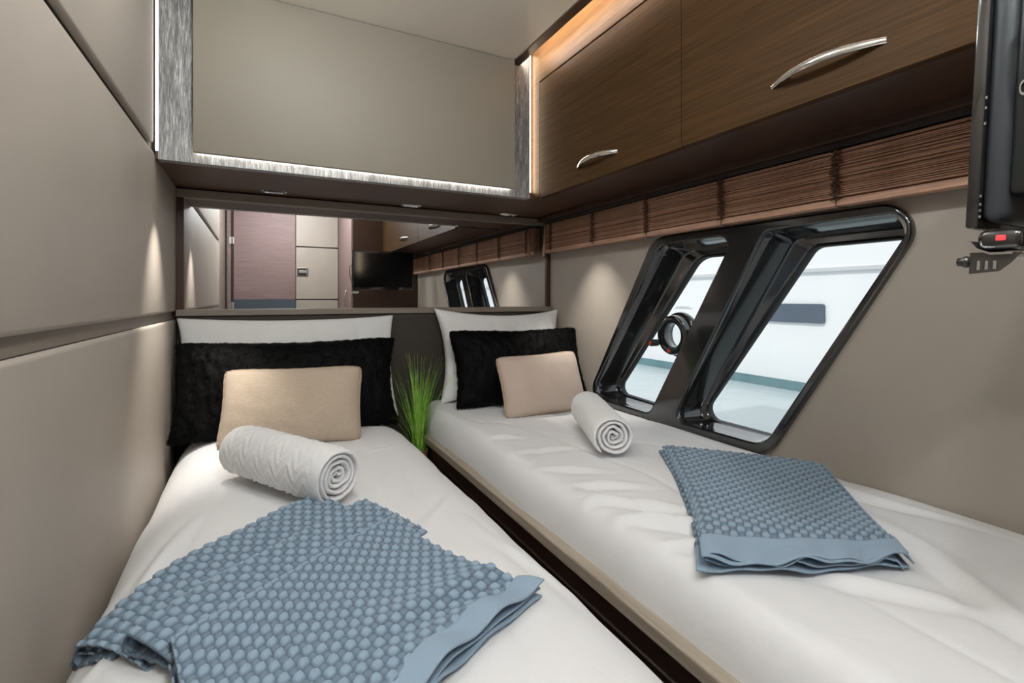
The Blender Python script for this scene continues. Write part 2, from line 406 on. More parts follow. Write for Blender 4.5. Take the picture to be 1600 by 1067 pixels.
for z0, z1 in ((ZF, -.012), (-.002, .487), (.497, CEIL-.01)):
    obj('panel', B((.308, YD-.03, z0), (.684, YD-.004, z1), .004), M['wall'], wc)
bm = B((.315, YD-.006, .215), (.415, YD+.004, .295), .002); lt = obj('latch', bm, M['chrome'], wc)
obj('latch_recess', B((.322, YD+.003, .225), (.392, YD+.006, .285), .001), M['black_plastic'], lt)
obj('latch_bolt', B((.330, YD+.004, .243), (.40, YD+.014, .268), .002), M['steel'], lt)
ws = obj('wall_wardrobe', B((.688, YD-.03, ZF), (XR-.001, YW, CEIL+.1)), M['wood_door']); struct(ws, 'wardrobe wall behind the television', 'wall')
obj('facing_board', B((.700, YW-.001, ZF), (XR-.003, YW+.006, CEIL)), M['wood_dark'], ws)
bm = tube(bmesh.new(), [(.686, YD+.35+.06*math.sin(a*math.pi/8)*0, .02) for a in range(2)] if False else [(.688-.02*math.sin(math.pi*k/8), -.45, -.10+.18*k/8) for k in range(9)], .005)
obj('pull_handle', bm, M['chrome'], ws, smooth=True)

# ------------------------------------------------------------------ mirror, headboard
mi = empty('wall_mirror', (.5, YB, -.04)); tag(mi, 'long frameless mirror strip between headboard and soffit, dark end posts', 'mirror')
obj('mirror_pane', B((XL+.022, YB+.001, -.038), (XR-.018, YB+.006, .36)), M['mirror'], mi)
obj('post', B((XL+.001, YB-.010, -.038), (XL+.022, YB+.008, .372)), M['wood_z'], mi)
obj('post', B((XR-.020, YB-.010, -.038), (XR-.002, YB+.008, .372)), M['wood_z'], mi)
o = B((XL+.001, YB-.018, .352), (XR-.002, YB+.01, ZS-.004), .002); obj('top_trim', o, M['trim'], mi)
obj('bottom_trim', B((XL+.001, YB-.034, -.060), (XR-.002, YB+.01, -.037), .003), M['trim'], mi)
hb = obj('headboard', B((XL+.003, YB-.026, -.78), (XR-.003, YB+.008, -.062), .004), M['head']); tag(hb, 'dark brown woven headboard running behind both beds', 'headboard')

# ------------------------------------------------------------------ reading lights under the soffit
for (x, y, lab) in ((.048, 1.945, 'slim chrome reading light under the soffit, leftmost of three'), (.55, 1.975, 'slim chrome reading light under the soffit, middle of three'), (1.0, 1.985, 'slim chrome reading light under the soffit, rightmost of three near the blind')):
    r = empty('reading_light', (x, y, ZS)); tag(r, lab, 'light', 'reading lights under the soffit')
    bm = bmesh.new(); hx, hy = .042, .020
    def lpr(ix, z): return [(x+p[0], y+p[1], z) for p in roundpoly([(-hx+ix, -hy+ix), (hx-ix, -hy+ix), (hx-ix, hy-ix), (-hx+ix, hy-ix)], [.006]*4, 3)]
    loft(bm, [lpr(0, ZS+.002), lpr(0, ZS-.005), lpr(.003, ZS-.008), lpr(.009, ZS-.008), lpr(.011, ZS-.003)], False, True)
    obj('bezel', bm, M['chrome'], r, sharp=35)
    obj('lens', B((x-.026, y-.007, ZS-.0055), (x+.026, y+.007, ZS-.0025), .001), M['screen'], r)
# downlights in the ceiling
for i, (p, e) in enumerate(LAMPS):
    d = empty('dome_light', (p[0], p[1], CEIL)); tag(d, 'small round ceiling dome lamp in a steel ring, %s' % ['above the foot of the left bed', 'nearest the headboard', 'above the middle of the cabin', 'by the entrance doors'][i], 'light', 'ceiling dome lamps')
    bm = ring(bmesh.new(), [(.034, .001), (.046, .001), (.046, -.003), (.036, -.006), (.033, -.004)], (0, 0, 0), 28)
    for v in bm.verts: v.co = Vector((p[0]+v.co.y, p[1]+v.co.z, CEIL+v.co.x))
    obj('bezel', bm, M['steel'], d, sharp=40)
    obj('lamp_face', lathe(bmesh.new(), [(.001, -.045), (.012, -.043), (.023, -.036), (.031, -.022), (.034, 0), (.001, 0)], (p[0], p[1], CEIL), 28), M['lamp_face'], d)

# ------------------------------------------------------------------ LED strips, and two added wall spots
def led(a, b, mat, label):
    o = obj('led_strip', B(a, b), mat); tag(o, label, 'light', 'led strips in the coves'); return o
led((-.158, YP-.0145, .413), (.836, YP-.004, .420), M['led'], 'white light strip glowing under the bottom edge of the upholstered panel')
led((XL+.0005, YP+.004, ZS+.025), (XL+.0065, YP+.010, CEIL-.005), M['led_side'], 'white upright light strip between left wall and grey silk pad')
led((.850, YW+.02, CEIL+.016), (.872, YP-.03, CEIL+.024), M['led_warm'], 'warm light strip hidden above the ceiling lip along the cabinets')
led((XC-.0165, YP+.021, ZS+.03), (XC-.0015, YP+.025, CEIL+.06), M['led_right'], 'upright light strip in the slot between grey silk pad and cabinet')
lamp('added_wall_spot', 'SPOT', (XL+.125, 1.645, ZS-.012), 27, (1, .95, .88), .004, target=(XL+.0, 1.66, -.50), spot=60, blend=1)  # added spot without a fixture, throws the light fan down the left wall
lamp('added_wall_spot', 'SPOT', (XR-.20, 1.640, ZS-.022), 15, (1, .95, .88), .004, target=(XR-.0, 1.66, -.50), spot=66, blend=1)  # added spot without a fixture, brightens the right wall and blind

# ------------------------------------------------------------------ overhead cabinet
cb = empty('overhead_cabinet', (1.1, .75, ZS)); tag(cb, 'walnut overhead cabinet with two flap doors above the window', 'cabinet')
obj('carcass', B((XC+.006, YW+.006, ZS+.004), (XR-.002, YP+.03, 1.02)), M['wood'], cb)
obj('fascia_rail', B((XC, YW+.006, .818), (XC+.02, YP, 1.015), .001), M['wood'], cb)
obj('end_stile', B((XC, 1.606, ZS), (XC+.02, YP+.0, .818)), M['wood'], cb)
obj('under_board', B((XC+.010, YW+.006, ZS-.004), (1.20, YP-.002, ZS+.006), .002), M['wood_dark'], cb)
obj('valance', B((1.172, YW+.006, .362), (1.196, YB-.03, ZS-.003), .002), M['wood_dark'], cb)
def door(y0, y1):
    d = obj('door', B((XC-.001, y0+.0012, ZS-.006), (XC+.02, y1-.0012, .812), .0015), M['wood'], cb)
    c = (y0+y1)/2; pts = []; n = 20
    rows = []
    for k in range(n+1):
        u = -1+2*k/n; bow = .028*(1-u*u)-.002; wd = .0075*(1-.25*u*u); th = .004
        cx, cy, cz = XC-.002-bow, c+u*.105, .436+.004*(1-u*u)
        rows.append([(cx+th*math.cos(a)*.9, cy, cz+wd*math.sin(a)) for a in [2*math.pi*j/10 for j in range(10)]])
    bm = loft(bmesh.new(), rows, True, True)
    for s in (-1, 1):
        u = s*.62; x = XC-.002-.028*(1-u*u)
        tube(bm, [(x, c+u*.105, .438), (XC+.004, c+u*.105, .438)], .004)
    obj('handle', bm, M['chrome'], d, sharp=50)
door(.904, 1.603); door(.205, .904)

# ------------------------------------------------------------------ bamboo blind
bl = empty('bamboo_blind', (1.222, 1.1, .36)); tag(bl, 'raised bamboo slat blind gathered above the slanted window', 'blind')
Y0, Y1 = -.17, 2.005
obj('headrail', B((1.205, Y0, .352), (1.242, Y1, .366)), M['groove'], bl)
z = .351; slat_me = {}
i = 0
for i in range(34):
    th = .0027
    x = 1.205+random.uniform(-.003, .003); dz = random.uniform(-.0012, .0012)
    if i not in slat_me:
        bm = B((1.198, Y0, -th/2), (1.232, Y1, th/2), .0008, 1)
        for v in bm.verts: v.co.z -= .004*math.sin(v.co.y*3+i*.7)*0
        bmesh.ops.translate(bm, verts=bm.verts, vec=-Vector((1.215, 1.1, 0)))
        me = bpy.data.meshes.new('slat'); bm.to_mesh(me); bm.free(); slat_me[i] = me; me.materials.append(M['bamboo'])
    gap = .0031 if i % 6 else .0046
    z -= gap
    s = bpy.data.objects.new('slat', slat_me[i]); COL.objects.link(s); s.parent = bl
    s.location = Vector((x+.010, 1.1, z))-bl.location
    s.rotation_euler = (random.uniform(-.0012, .0012), R(random.uniform(-5, 5)), 0)
obj('bottom_rail', B((1.197, Y0, z-.020), (1.230, Y1, z-.003), .003), M['bamboo'], bl)
zb = z-.020
for y in (.36, .675, .995, 1.306, 1.615, 1.935):
    bm = bmesh.new()
    for q in range(3):
        pts = []
        for k in range(34):
            f = k/33; pts.append((1.1925-.006*random.random(), y+.011*math.sin(k*1.9+q*2)+random.uniform(-.004, .004)+(q-1)*.003, .349-f*(.349-zb-.012)))
        tube(bm, pts, .0012, 5)
    tube(bm, [(1.193, y, zb+.014), (1.192, y+.001, zb-.001), (1.20, y-.006, zb-.004), (1.21, y-.014, zb-.003)], .0012, 5)
    obj('cord', bm, M['cord'], bl, smooth=True)
bm = tube(bmesh.new(), [(1.19, 1.972, .352), (1.188, 1.975, .30)], .0015, 6)
tube(bm, [(1.188, 1.975, .335), (1.184, 1.985, .20)], [.005, .006], 8)
obj('pull_stick', bm, M['bamboo'], bl, smooth=True)
bm = tube(bmesh.new(), [(1.196, .36, .366), (1.18, .36, .362), (1.18, .345, .356), (1.196, .345, .356)], .0025, 6)
tube(bm, [(1.182, .30, .358), (1.182, .40, .358)], .002, 6); obj('hook', bm, M['steel'], bl, smooth=True)

# ------------------------------------------------------------------ beds
def bed_surface(x0, x1, y0, y1, zb, H, rL, rR, cL, cR, nx, ny, seed, flat_right=False, wr=.003, folds=()):
    nx, ny = int(nx*1.35), int(ny*1.5)
    """soft top: returns (height function, grid)"""
    def edges(y):
        il = ir = 0
        d = y1-y
        if d < cL: il = cL-math.sqrt(max(0, cL*cL-(cL-d)**2))
        if d < cR: ir = cR-math.sqrt(max(0, cR*cR-(cR-d)**2))
        wob = .007*noise.noise(Vector((y*3.1, seed, 0)))+.003*noise.noise(Vector((y*11, seed, 4)))
        return x0+il+(wob if not flat_right else wob), x1-ir+(0 if flat_right else wob*.9)
    def drop(e, r):
        t = max(0, min(1, e/r)); return (1-(1-t)**2.6)**.5
    def h(x, y, wrinkle=True):
        xl, xr = edges(y)
        f = drop(x-xl, rL)*(drop(xr-x, rR) if not flat_right else (.80+.20*drop(xr-x, rR)))*drop(y1-y+.004, .06)
        z = zb+H*f
        if wrinkle:
            z += wr*fbm(x*3+seed, y*2.2, seed)*1.6*f
            rg = abs(noise.noise(Vector((x*7+seed, y*2.6-x*3, seed))))
            z -= wr*1.1*math.exp(-rg*14)*f
            for (ax, ay, ang, ln, wd, am) in folds:
                dx, dy = x-ax, y-ay; u = dx*math.cos(ang)+dy*math.sin(ang); v = -dx*math.sin(ang)+dy*math.cos(ang)
                v += .012*math.sin(u*14+ax*20)
                z += 1.7*am*math.exp(-(u/ln)**2)*(math.exp(-(v/wd/1.25)**2)-.6*math.exp(-((v-wd*2)/wd/1.25)**2))*f
        return z
    P = np.zeros((nx, ny, 3))
    for j in range(ny):
        tj = j/(ny-1); y = y0+(y1-y0)*(1-(1-tj)**1.35)
        xl, xr = edges(y)
        for i in range(nx):
            a = i/(nx-1); a = .5-.5*math.cos(math.pi*a) if not flat_right else 1-math.cos(math.pi/2*a)**1.0 if False else a**1.5*(1) if flat_right else a
            x = xl+(xr-xl)*a; P[i, j] = (x, y, h(x, y))
    return h, P
hL, PL = bed_surface(XL+.004, .497, -.12, YB-.03, -.60, .160, .20, .17, .03, .30, 110, 150, 3.3, wr=.0025,
                     folds=[(.34, 1.0, R(60), .10, .012, .004), (.42, .72, R(100), .12, .012, .004), (-.17, .98, R(70), .16, .012, .006), (.30, 1.45, R(20), .15, .012, .003), (-.19, .80, R(30), .05, .012, .006)])
hR, PR = bed_surface(.583, XR-.003, -.17, YB-.03, -.523, .100, .055, .10, .11, .02, 110, 170, 8.1, flat_right=True, wr=.003,
                     folds=[(.70, .90, R(150), .07, .010, .006), (.70, .78, R(140), .08, .010, .007), (.72, .66, R(135), .09, .012, .008), (.75, .52, R(130), .08, .012, .007), (.69, 1.02, R(150), .07, .010, .005),
                            (1.12, .72, R(100), .16, .010, .005), (1.16, .60, R(95), .2, .009, .005), (.66, 1.35, R(160), .05, .010, .004), (.64, .84, R(165), .05, .008, .006), (.66, .72, R(150), .06, .009, .007), (.67, .60, R(150), .06, .009, .007), (.72, 1.18, R(165), .08, .010, .004), (.95, .35, R(60), .2, .015, .006), (.82, .40, R(120), .1, .012, .006)])
def skirt(P, zlow):
    lo = P[:1].copy(); lo[:, :, 2] = zlow; lo2 = P[-1:].copy(); lo2[:, :, 2] = zlow
    return np.concatenate([lo, P, lo2], 0)
bL = empty('single_bed', (.12, 1.0, ZF)); tag(bL, 'left single bed with white duvet against the panelled wall', 'bed', 'single beds')
obj('bed_base', B((XL+.004, -.12, ZF), (.445, YB-.03, -.70), .004), M['brown'], bL)
v, f = grid_mesh(skirt(PL, -.66)[:, ::-1]); raw('duvet', v, f, M['duvet'], bL, origin=bL.location)
obj('mattress', B((XL+.02, -.11, -.70), (.46, YB-.035, -.61), .02), M['pillow'], bL)
bR = empty('single_bed', (.92, 1.0, ZF)); tag(bR, 'right single bed with white duvet on a ledge under the slanted window', 'bed', 'single beds')
obj('bed_base', B((.578, YW+.012, ZF), (XR-.003, YB-.03, -.548), .004), M['brown'], bR)
obj('piping', tube(bmesh.new(), [(.577, YW+.02, -.60), (.577, YB-.04, -.60)], .004), M['brown'], bR, smooth=True)
obj('ledge_board', B((.560, YW+.012, -.548), (.66, YB-.03, -.522), .003), M['ledge'], bR)
obj('platform', B((.655, YW+.012, -.548), (XR-.003, YB-.03, -.5235)), M['ledge'], bR)
v, f = grid_mesh(PR[:, ::-1]); raw('duvet', v, f, M['duvet'], bR, origin=bR.location)
ns = obj('bedside_step', B((.45, 1.55, ZF), (.576, YB-.03, -.680), .004), M['brown']); tag(ns, 'dark step between the beds carrying the potted grass', 'step')

# ------------------------------------------------------------------ pillows and cushions
def pillow_mesh(w, h, t, nu, nv, pinch=.05, seed=0, wr=.004, fur=0, power=.42, sag=0, seams=0, corner=0):
    def side(sgn):
        P = np.zeros((nu, nv, 3))
        for i in range(nu):
            for j in range(nv):
                u = -math.cos(math.pi*i/(nu-1))*.55+(-1+2*i/(nu-1))*.45; v = -math.cos(math.pi*j/(nv-1))*.55+(-1+2*j/(nv-1))*.45
                x = w/2*u*(1-pinch*(1-v*v)*abs(u)**1.5); y = h/2*v*(1-pinch*1.3*(1-u*u)*abs(v)**1.5)
                cr = 1-corner*(u*u*v*v)**3; x *= cr; y *= 1-(1-cr)*w/h
                e = max(0, (1-u*u)*(1-v*v)); d = e**power
                z = sgn*t/2*d
                k = min(1, e*6)
                z += sgn*wr*fbm(x*9+seed, y*9, seed+sgn, 3)*k
                if seams: z -= sgn*.006*k*sum(math.exp(-((x-sx)/.006)**2) for sx in (-w*.2, w*.06, w*.3))
                if fur:
                    z += sgn*fur*(fbm(x*40, y*26, seed, 3)+.6*noise.noise(Vector((x*150, y*90, seed))))*min(1, e*3+.25)
                    x += fur*.7*noise.noise(Vector((x*60, y*60, seed+9))); y += fur*.7*noise.noise(Vector((x*60, y*60, seed+19)))
                P[i, j] = (x, y-sag*(1-u*u)*(v+1)/2, z)
        return P
    A, Bk = side(1), side(-1)
    for P in (Bk,):
        P[0], P[-1], P[:, 0], P[:, -1] = A[0], A[-1], A[:, 0], A[:, -1]
    va, fa = grid_mesh(A); vb, fb = grid_mesh(Bk); n = len(va)
    fb = [[q+n for q in f[::-1]] for f in fb]
    bm = bmesh.new(); me = bpy.data.meshes.new('tmp'); me.from_pydata(np.concatenate([va, vb]).tolist(), [], fa+fb); bm.from_mesh(me); bpy.data.meshes.remove(me)
    bmesh.ops.remove_doubles(bm, verts=bm.verts, dist=1e-6)
    outl = [Vector(p) for p in list(A[:, 0])+list(A[-1, 1:])+list(A[::-1, -1][1:])+list(A[0, ::-1][1:-1])]
    return bm, outl
def place(name, label, cat, loc, lean, rz, roll=0, group=None):
    """stand an item whose local x=width, y=up, z=front (towards the foot of the bed)"""
    o = empty(name, loc)
    m = Matrix.Rotation(rz, 4, 'Z') @ Matrix.Rotation(R(90)-lean, 4, 'X') @ Matrix.Rotation(roll, 4, 'Z')
    o.rotation_euler = m.to_euler(); tag(o, label, cat, group); return o
def cushion(name, label, cat, bc, w, h, t, lean, rz, mat, roll=0, piping=None, group=None, fur=0, **k):
    """bc = middle of the bottom edge"""
    o = place(name, label, cat, bc, lean, rz, roll, group)
    bm, outl = pillow_mesh(w, h, t, k.pop('nu', 60), k.pop('nv', 44), fur=fur, **k)
    bmesh.ops.translate(bm, verts=bm.verts, vec=(0, h/2, 0))
    if fur:
        bm.normal_update(); vs, fs = [], []
        bm.faces.ensure_lookup_table(); faces = list(bm.faces); rnd = random.Random(5)
        for q in range(26000):
            fc = rnd.choice(faces); p = fc.calc_center_median(); nn = fc.normal
            d = Vector((noise.noise(p*14)+.25*rnd.uniform(-1, 1), noise.noise(p*14+Vector((7, 0, 0)))-.4+.25*rnd.uniform(-1, 1), noise.noise(p*14+Vector((0, 9, 0)))))
            d = (d-nn*d.dot(nn)).normalized()*rnd.uniform(.006, .012)+nn*rnd.uniform(.001, .0035)
            s = nn.cross(d).normalized()*.0007; p = p+Vector((rnd.uniform(-1, 1), rnd.uniform(-1, 1), 0))*.003
            b0 = len(vs); vs += [p-s, p+s, p+d]; fs.append((b0, b0+1, b0+2))
        fo = raw('pile', vs, fs, M['fur'], o); tag(fo, kind='stuff')
    obj('cover', bm, mat, o, smooth=True, local=True)
    if piping:
        pts = [p+Vector((0, h/2, 0)) for p in outl]; pts.append(pts[0]); pts2 = []
        for i, p in enumerate(pts): pts2.append(p+Vector((0, 0, .0015*math.sin(i*1.3))))
        obj('piping', tube(bmesh.new(), pts2, .0050, 8, False), piping, o, smooth=True, local=True)
    return o
white = dict(nu=70, nv=50)
cushion('bed_pillow', 'white pillow on the left bed, upright against the headboard', 'pillow', (.118, 1.915, -.455), .735, .40, .13, R(13), R(0), M['pillow'], seed=2, wr=.006, pinch=.06, power=.33, seams=1, group='white pillows', **white)
cushion('bed_pillow', 'white pillow on the right bed, one corner standing up by the headboard', 'pillow', (.952, 1.895, -.432), .615, .40, .13, R(14), R(0), M['pillow'], roll=R(-1.0), seed=5, wr=.010, pinch=.13, power=.36, group='white pillows', **white)
cushion('fur_cushion', 'long black faux fur cushion on the left bed', 'cushion', (.096, 1.775, -.455), .715, .335, .15, R(17), R(-5), M['fur'], fur=.0048, seed=11, pinch=.09, power=.42, corner=.035, nu=110, nv=70, group='black fur cushions')
cushion('fur_cushion', 'long black faux fur cushion on the right bed by the window', 'cushion', (.955, 1.735, -.425), .60, .325, .15, R(20), R(-3), M['fur'], fur=.0048, seed=17, pinch=.09, power=.42, corner=.04, nu=110, nv=70, group='black fur cushions')
cushion('linen_cushion', 'small beige piped linen cushion on the left bed', 'cushion', (.085, 1.635, -.447), .41, .245, .14, R(22), R(-12), M['linen'], piping=M['piping'], seed=21, pinch=.05, power=.42, wr=.005, corner=.05, group='beige cushions')
cushion('linen_cushion', 'small pale beige cushion on the right bed', 'cushion', (.950, 1.555, -.428), .345, .235, .13, R(22), R(-3), M['linen2'], piping=M['piping'], seed=25, pinch=.06, power=.42, wr=.005, corner=.06, roll=R(2), group='beige cushions')

# ------------------------------------------------------------------ rolled towels
def towel(name, label, a, b, r, turns, start, relief, seed, flip=1):
    """a = near end centre, b = far end centre"""
    a, b = Vector(a), Vector(b); L = (b-a).length
    o = empty(name, a-Vector((0, 0, r)))
    d = (b-a).normalized()
    up = (Vector((0, 0, 1))-d*d.z).normalized(); sd = d.cross(up)
    start = R(228)-flip*2*math.pi*turns
    nt = int(76*turns); nl = 150; pitch = (r-.010)/turns; th = pitch*.97
    P = np.zeros((nt+1, 2*nl+12, 3))
    for i in range(nt+1):
        f = i/nt; ang = start+flip*2*math.pi*turns*f
        rc = .008+(r-.010)*f-th/2+.0055*(1-f*.6)*noise.noise(Vector((math.cos(ang)*1.2, math.sin(ang)*1.2, seed+f*6)))
        endk = .35 if i in (0, nt) else (.75 if i in (1, nt-1) else 1)
        outer = f > 1-1.02/turns
        sec = []
        for k in range(nl): sec.append((k/(nl-1), 1))
        for k in range(1, 7): sec.append((1+0*k, math.cos(math.pi*k/7)*1))
        for k in range(nl): sec.append((1-k/(nl-1), -1))
        for k in range(1, 7): sec.append((0, -math.cos(math.pi*k/7)))
        for j, (s, q) in enumerate(sec):
            l = s*L; capx = 0
            if nl <= j < nl+6: k = j-nl+1; capx = math.sin(math.pi*k/7)*th*.5
            if j >= 2*nl+6: k = j-2*nl-6+1; capx = -math.sin(math.pi*k/7)*th*.5
            ed = min(s, 1-s)*L
            thick = th/2*endk*(1-.35*math.exp(-ed/.006) if abs(q) == 1 else 1*.65)
            wave = .006*noise.noise(Vector((ang*.5, seed, 3 if s < .5 else 8)))*(1 if ed < .02 else 0)*0
            rad = rc+q*thick
            if q == 1 and outer:
                rad += .0009*noise.noise(Vector((l*220, ang*14, seed)))
                if relief:
                    arc = ang*r; per = .064; m = (l % per)/per; tri = abs(2*m-1)*.042
                    for ph in (0, .030):
                        dd = abs(((arc-tri-ph+.03) % .060)-.03); rad += .0030*math.exp(-(dd/.0040)**2)*(1 if ed > .02 else 0)
                else:
                    rad += .0012*math.exp(-(abs(((ang*r+.02*abs(((l*16) % 2)-1)) % .05)-.025)/.004)**2)
            else:
                rad += .0011*noise.noise(Vector((l*120, ang*9, seed+3)))
            l2 = l+capx+.007*math.sin(ang*1.0+seed)*(f-.5)+(.010*(1-f)*(-1 if s > .5 else 1) if True else 0)
            x, y = rad*math.cos(ang), rad*math.sin(ang)*.96
            y = max(y, -r*.93)
            P[i, j] = a+d*l2+sd*x+up*y
    v, f = grid_mesh(P); 
    nv = P.shape[1]; n0 = nt*nv
    f2 = []
    idx = np.arange((nt+1)*nv).reshape(nt+1, nv)
    g = np.stack([idx[:-1, -1], idx[1:, -1], idx[1:, 0], idx[:-1, 0]], -1).tolist()
    caps = [list(range(nv))[::-1], list(range(n0, n0+nv))]
    tw = raw('roll', v, f+g+caps, M['terry'], o, origin=o.location)
    bm = bmesh.new(); bm.from_mesh(tw.data); bmesh.ops.recalc_face_normals(bm, faces=bm.faces); bm.to_mesh(tw.data); bm.free()
    tag(o, label, 'towel', 'rolled white towels'); return o
towel('rolled_towel', 'rolled white towel with diamond relief lying across the left bed', (.150, 1.095, -.375), (-.035, 1.415, -.375), .067, 4.6, 0, True, 1.7)
towel('rolled_towel', 'plain rolled white towel on the right bed pointing at the camera', (.835, 1.035, -.364), (.985, 1.36, -.362), .062, 4.2, 0, False, 6.2)

# ------------------------------------------------------------------ waffle blankets
CELL = .0262
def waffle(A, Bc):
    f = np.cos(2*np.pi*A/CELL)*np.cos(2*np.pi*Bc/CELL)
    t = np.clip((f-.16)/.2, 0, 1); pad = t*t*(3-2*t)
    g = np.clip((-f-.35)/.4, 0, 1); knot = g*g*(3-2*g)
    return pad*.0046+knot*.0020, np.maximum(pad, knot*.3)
def sheet(P, hem_lo=None, hem_hi=None, hem=None, amp=1.0, phase=0, sgn=1.0):
    """P (ns,nt,3) base surface, waffle displaced along normals; hem = boolean mask of flat fabric"""
    ds = np.linalg.norm(np.diff(P, axis=0), axis=2).mean(1); A = np.concatenate([[0], np.cumsum(ds)])[:, None]
    dt = np.linalg.norm(np.diff(P, axis=1), axis=2).mean(0); Bc = np.concatenate([[0], np.cumsum(dt)])[None, :]
    gs = np.gradient(P, axis=0); gt = np.gradient(P, axis=1); N = np.cross(gs, gt); N *= sgn; N /= np.linalg.norm(N, axis=2, keepdims=True)+1e-9
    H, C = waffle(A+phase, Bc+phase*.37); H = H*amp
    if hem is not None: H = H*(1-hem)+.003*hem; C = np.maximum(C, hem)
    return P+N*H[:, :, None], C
def resample(F, L1, L2, den):
    ns, nt = max(8, int(L1/den)), max(8, int(L2/den))
    return F(np.linspace(0, 1, ns), np.linspace(0, 1, nt))
def coons(far, right, near, left):
    """four boundary curves as functions of 0..1 -> point function(s,t); far: t=0, near: t=1, left: s=0, right: s=1"""
    def f(s, t):
        a = (1-t)*far(s)+t*near(s); b = (1-s)*left(t)+s*right(t)
        c = (1-s)*(1-t)*far(0)+s*(1-t)*far(1)+(1-s)*t*near(0)+s*t*near(1)
        return a+b-c
    return f
def poly(pts):
    P = np.array(pts, float); d = np.concatenate([[0], np.cumsum(np.linalg.norm(np.diff(P, axis=0), axis=1))]); d /= d[-1]
    # Catmull-Rom sampled finely then interpolated by length
    Q = []
    for i in range(len(P)-1):
        p0 = P[max(i-1, 0)]; p1 = P[i]; p2 = P[i+1]; p3 = P[min(i+2, len(P)-1)]
        for u in np.linspace(0, 1, 24, endpoint=(i == len(P)-2)):
            Q.append(.5*((2*p1)+(-p0+p2)*u+(2*p0-5*p1+4*p2-p3)*u*u+(-p0+3*p1-3*p2+p3)*u**3))
    Q = np.array(Q); q = np.concatenate([[0], np.cumsum(np.linalg.norm(np.diff(Q, axis=0), axis=1))]); q /= q[-1]
    return lambda t: np.array([np.interp(t, q, Q[:, 0]), np.interp(t, q, Q[:, 1])])
class Pile:
    def __init__(s): s.v = []; s.f = []; s.n = 0; s.c = []
    def add(s, P):
        P, C = P if isinstance(P, tuple) else (P, np.ones(P.shape[:2]))
        s.c.append(C.reshape(-1)); v, f = grid_mesh(P); s.v.append(v); s.f += [[q+s.n for q in k] for k in f]; s.n += len(v)
    def build(s, name, mat, parent, origin):
        o = raw(name, np.concatenate(s.v), s.f, mat, parent, origin=origin)
        at = o.data.attributes.new('weave_shade', 'FLOAT', 'POINT'); at.data.foreach_set('value', np.concatenate(s.c).astype(np.float32))
        m = o.modifiers.new('cloth', 'SOLIDIFY'); m.thickness = .0026; m.offset = 0; return o
DEN = .0023
# left blanket: accordion pleats stepping up towards the camera, main face with a plain hem at the right
o = empty('waffle_blanket', (.1, .78, -.44)); tag(o, 'blue waffle blanket in accordion pleats on the left bed', 'blanket', 'blue waffle blankets')
pl = Pile()
nrm = np.array([.623, -.782])
def pleat(A, Bp, wid, z0, rho, base, ph):
    """folded strip with its rounded fold along A->B; sheets run 'wid' along nrm"""
    A = np.array(A); Bp = np.array(Bp); L = np.linalg.norm(Bp-A); ns = int(L/DEN)
    prof = []
    nb = int(wid*.5/DEN)
    for k in range(nb): prof.append((wid*.5*(1-k/nb)+rho, -rho*.9))
    na = 10
    for k in range(na): a = -math.pi/2-math.pi*k/(na-1); prof.append((rho+rho*math.cos(a), rho*math.sin(a)))
    nt_ = int(wid/DEN)
    for k in range(1, nt_): prof.append((rho+wid*k/nt_, rho+.002*math.sin(math.pi*k/nt_)-.036*(k/nt_)))
    P = np.zeros((ns, len(prof), 3))
    for i in range(ns):
        s = i/(ns-1); wob = .004*noise.noise(Vector((s*5, ph, 0)))
        for j, (n_, z) in enumerate(prof):
            q = A+(Bp-A)*s+nrm*(n_+wob)
            P[i, j] = (q[0], q[1], base(q[0], q[1], False)+z0+z+.002*noise.noise(Vector((q[0]*12, q[1]*12, ph))))
    pl.add(sheet(P, phase=ph, sgn=-1))
rho = .0125
pleat((-.226, .868), (.062, 1.110), .12, .010, .009, hL, .003)
pleat((-.219, .850), (.104, 1.112), .15, .018, rho, hL, .011)
pleat((-.150, .763), (.182, 1.022), .15, .024, rho, hL, .007)
zt = .026
far = poly([(-.094, .706), (.058, .810), (.222, .919)]); right = poly([(.222, .919), (.248, .82), (.283, .735), (.325, .672), (.372, .622)])
near = poly([(.0, .390), (.185, .530), (.372, .622)]); left = poly([(-.094, .706), (-.06, .57), (.0, .390)])
F = coons(far, right, near, left)
ns, nt = int(.44/DEN), int(.42/DEN)
def top_surface(F, ns, nt, base, z0, rho, hemw, zdrop):
    nu = 10; P = np.zeros((ns, nu+12+nt, 3)); hem = np.zeros((ns, nu+12+nt))
    for i in range(ns):
        s = i/(ns-1); p0 = F(s, 0); p1 = F(s, .02); n_ = (p1-p0)/np.linalg.norm(p1-p0)
        cols = []
        for k in range(nu): cols.append((p0+n_*(rho+.03*(1-k/nu)), -rho, 0))
        for k in range(12): a = -math.pi/2-math.pi*k/11; cols.append((p0+n_*(rho+rho*math.cos(a)), rho*math.sin(a), 0))
        for k in range(nt):
            t = (k+1)/nt; q = F(s, t*.985+.015); cols.append((q, rho, t))
        for j, (q, z, t) in enumerate(cols):
            x, y = q
            P[i, j] = (x, y, base(x, y, False)+z0+z-zdrop(s, t)+.0025*noise.noise(Vector((x*11, y*11, 2.2)))); hem[i, j] = hemw(s, t)
    return P, hem
stepf = np.vectorize(lambda a: sm(.0, 1., a))
def hemL(s, t): return sm(.865, .885, t)
def dropL(s, t): return .010*sm(.0, .4, t)+.004*sm(.55, 1, t)*sm(.4, 1, s) + .006*math.exp(-((t-.62-.25*s)/.05)**2)*sm(.3, .8, s) - .005*math.exp(-((t-.50-.25*s)/.05)**2)*sm(.3, .8, s) - hemL(s, t)*.005*math.sin(s*26)
P, hem = top_surface(F, ns, nt, hL, zt, .0125, hemL, dropL)
pl.add(sheet(P, hem=hem, phase=.002, sgn=-1))
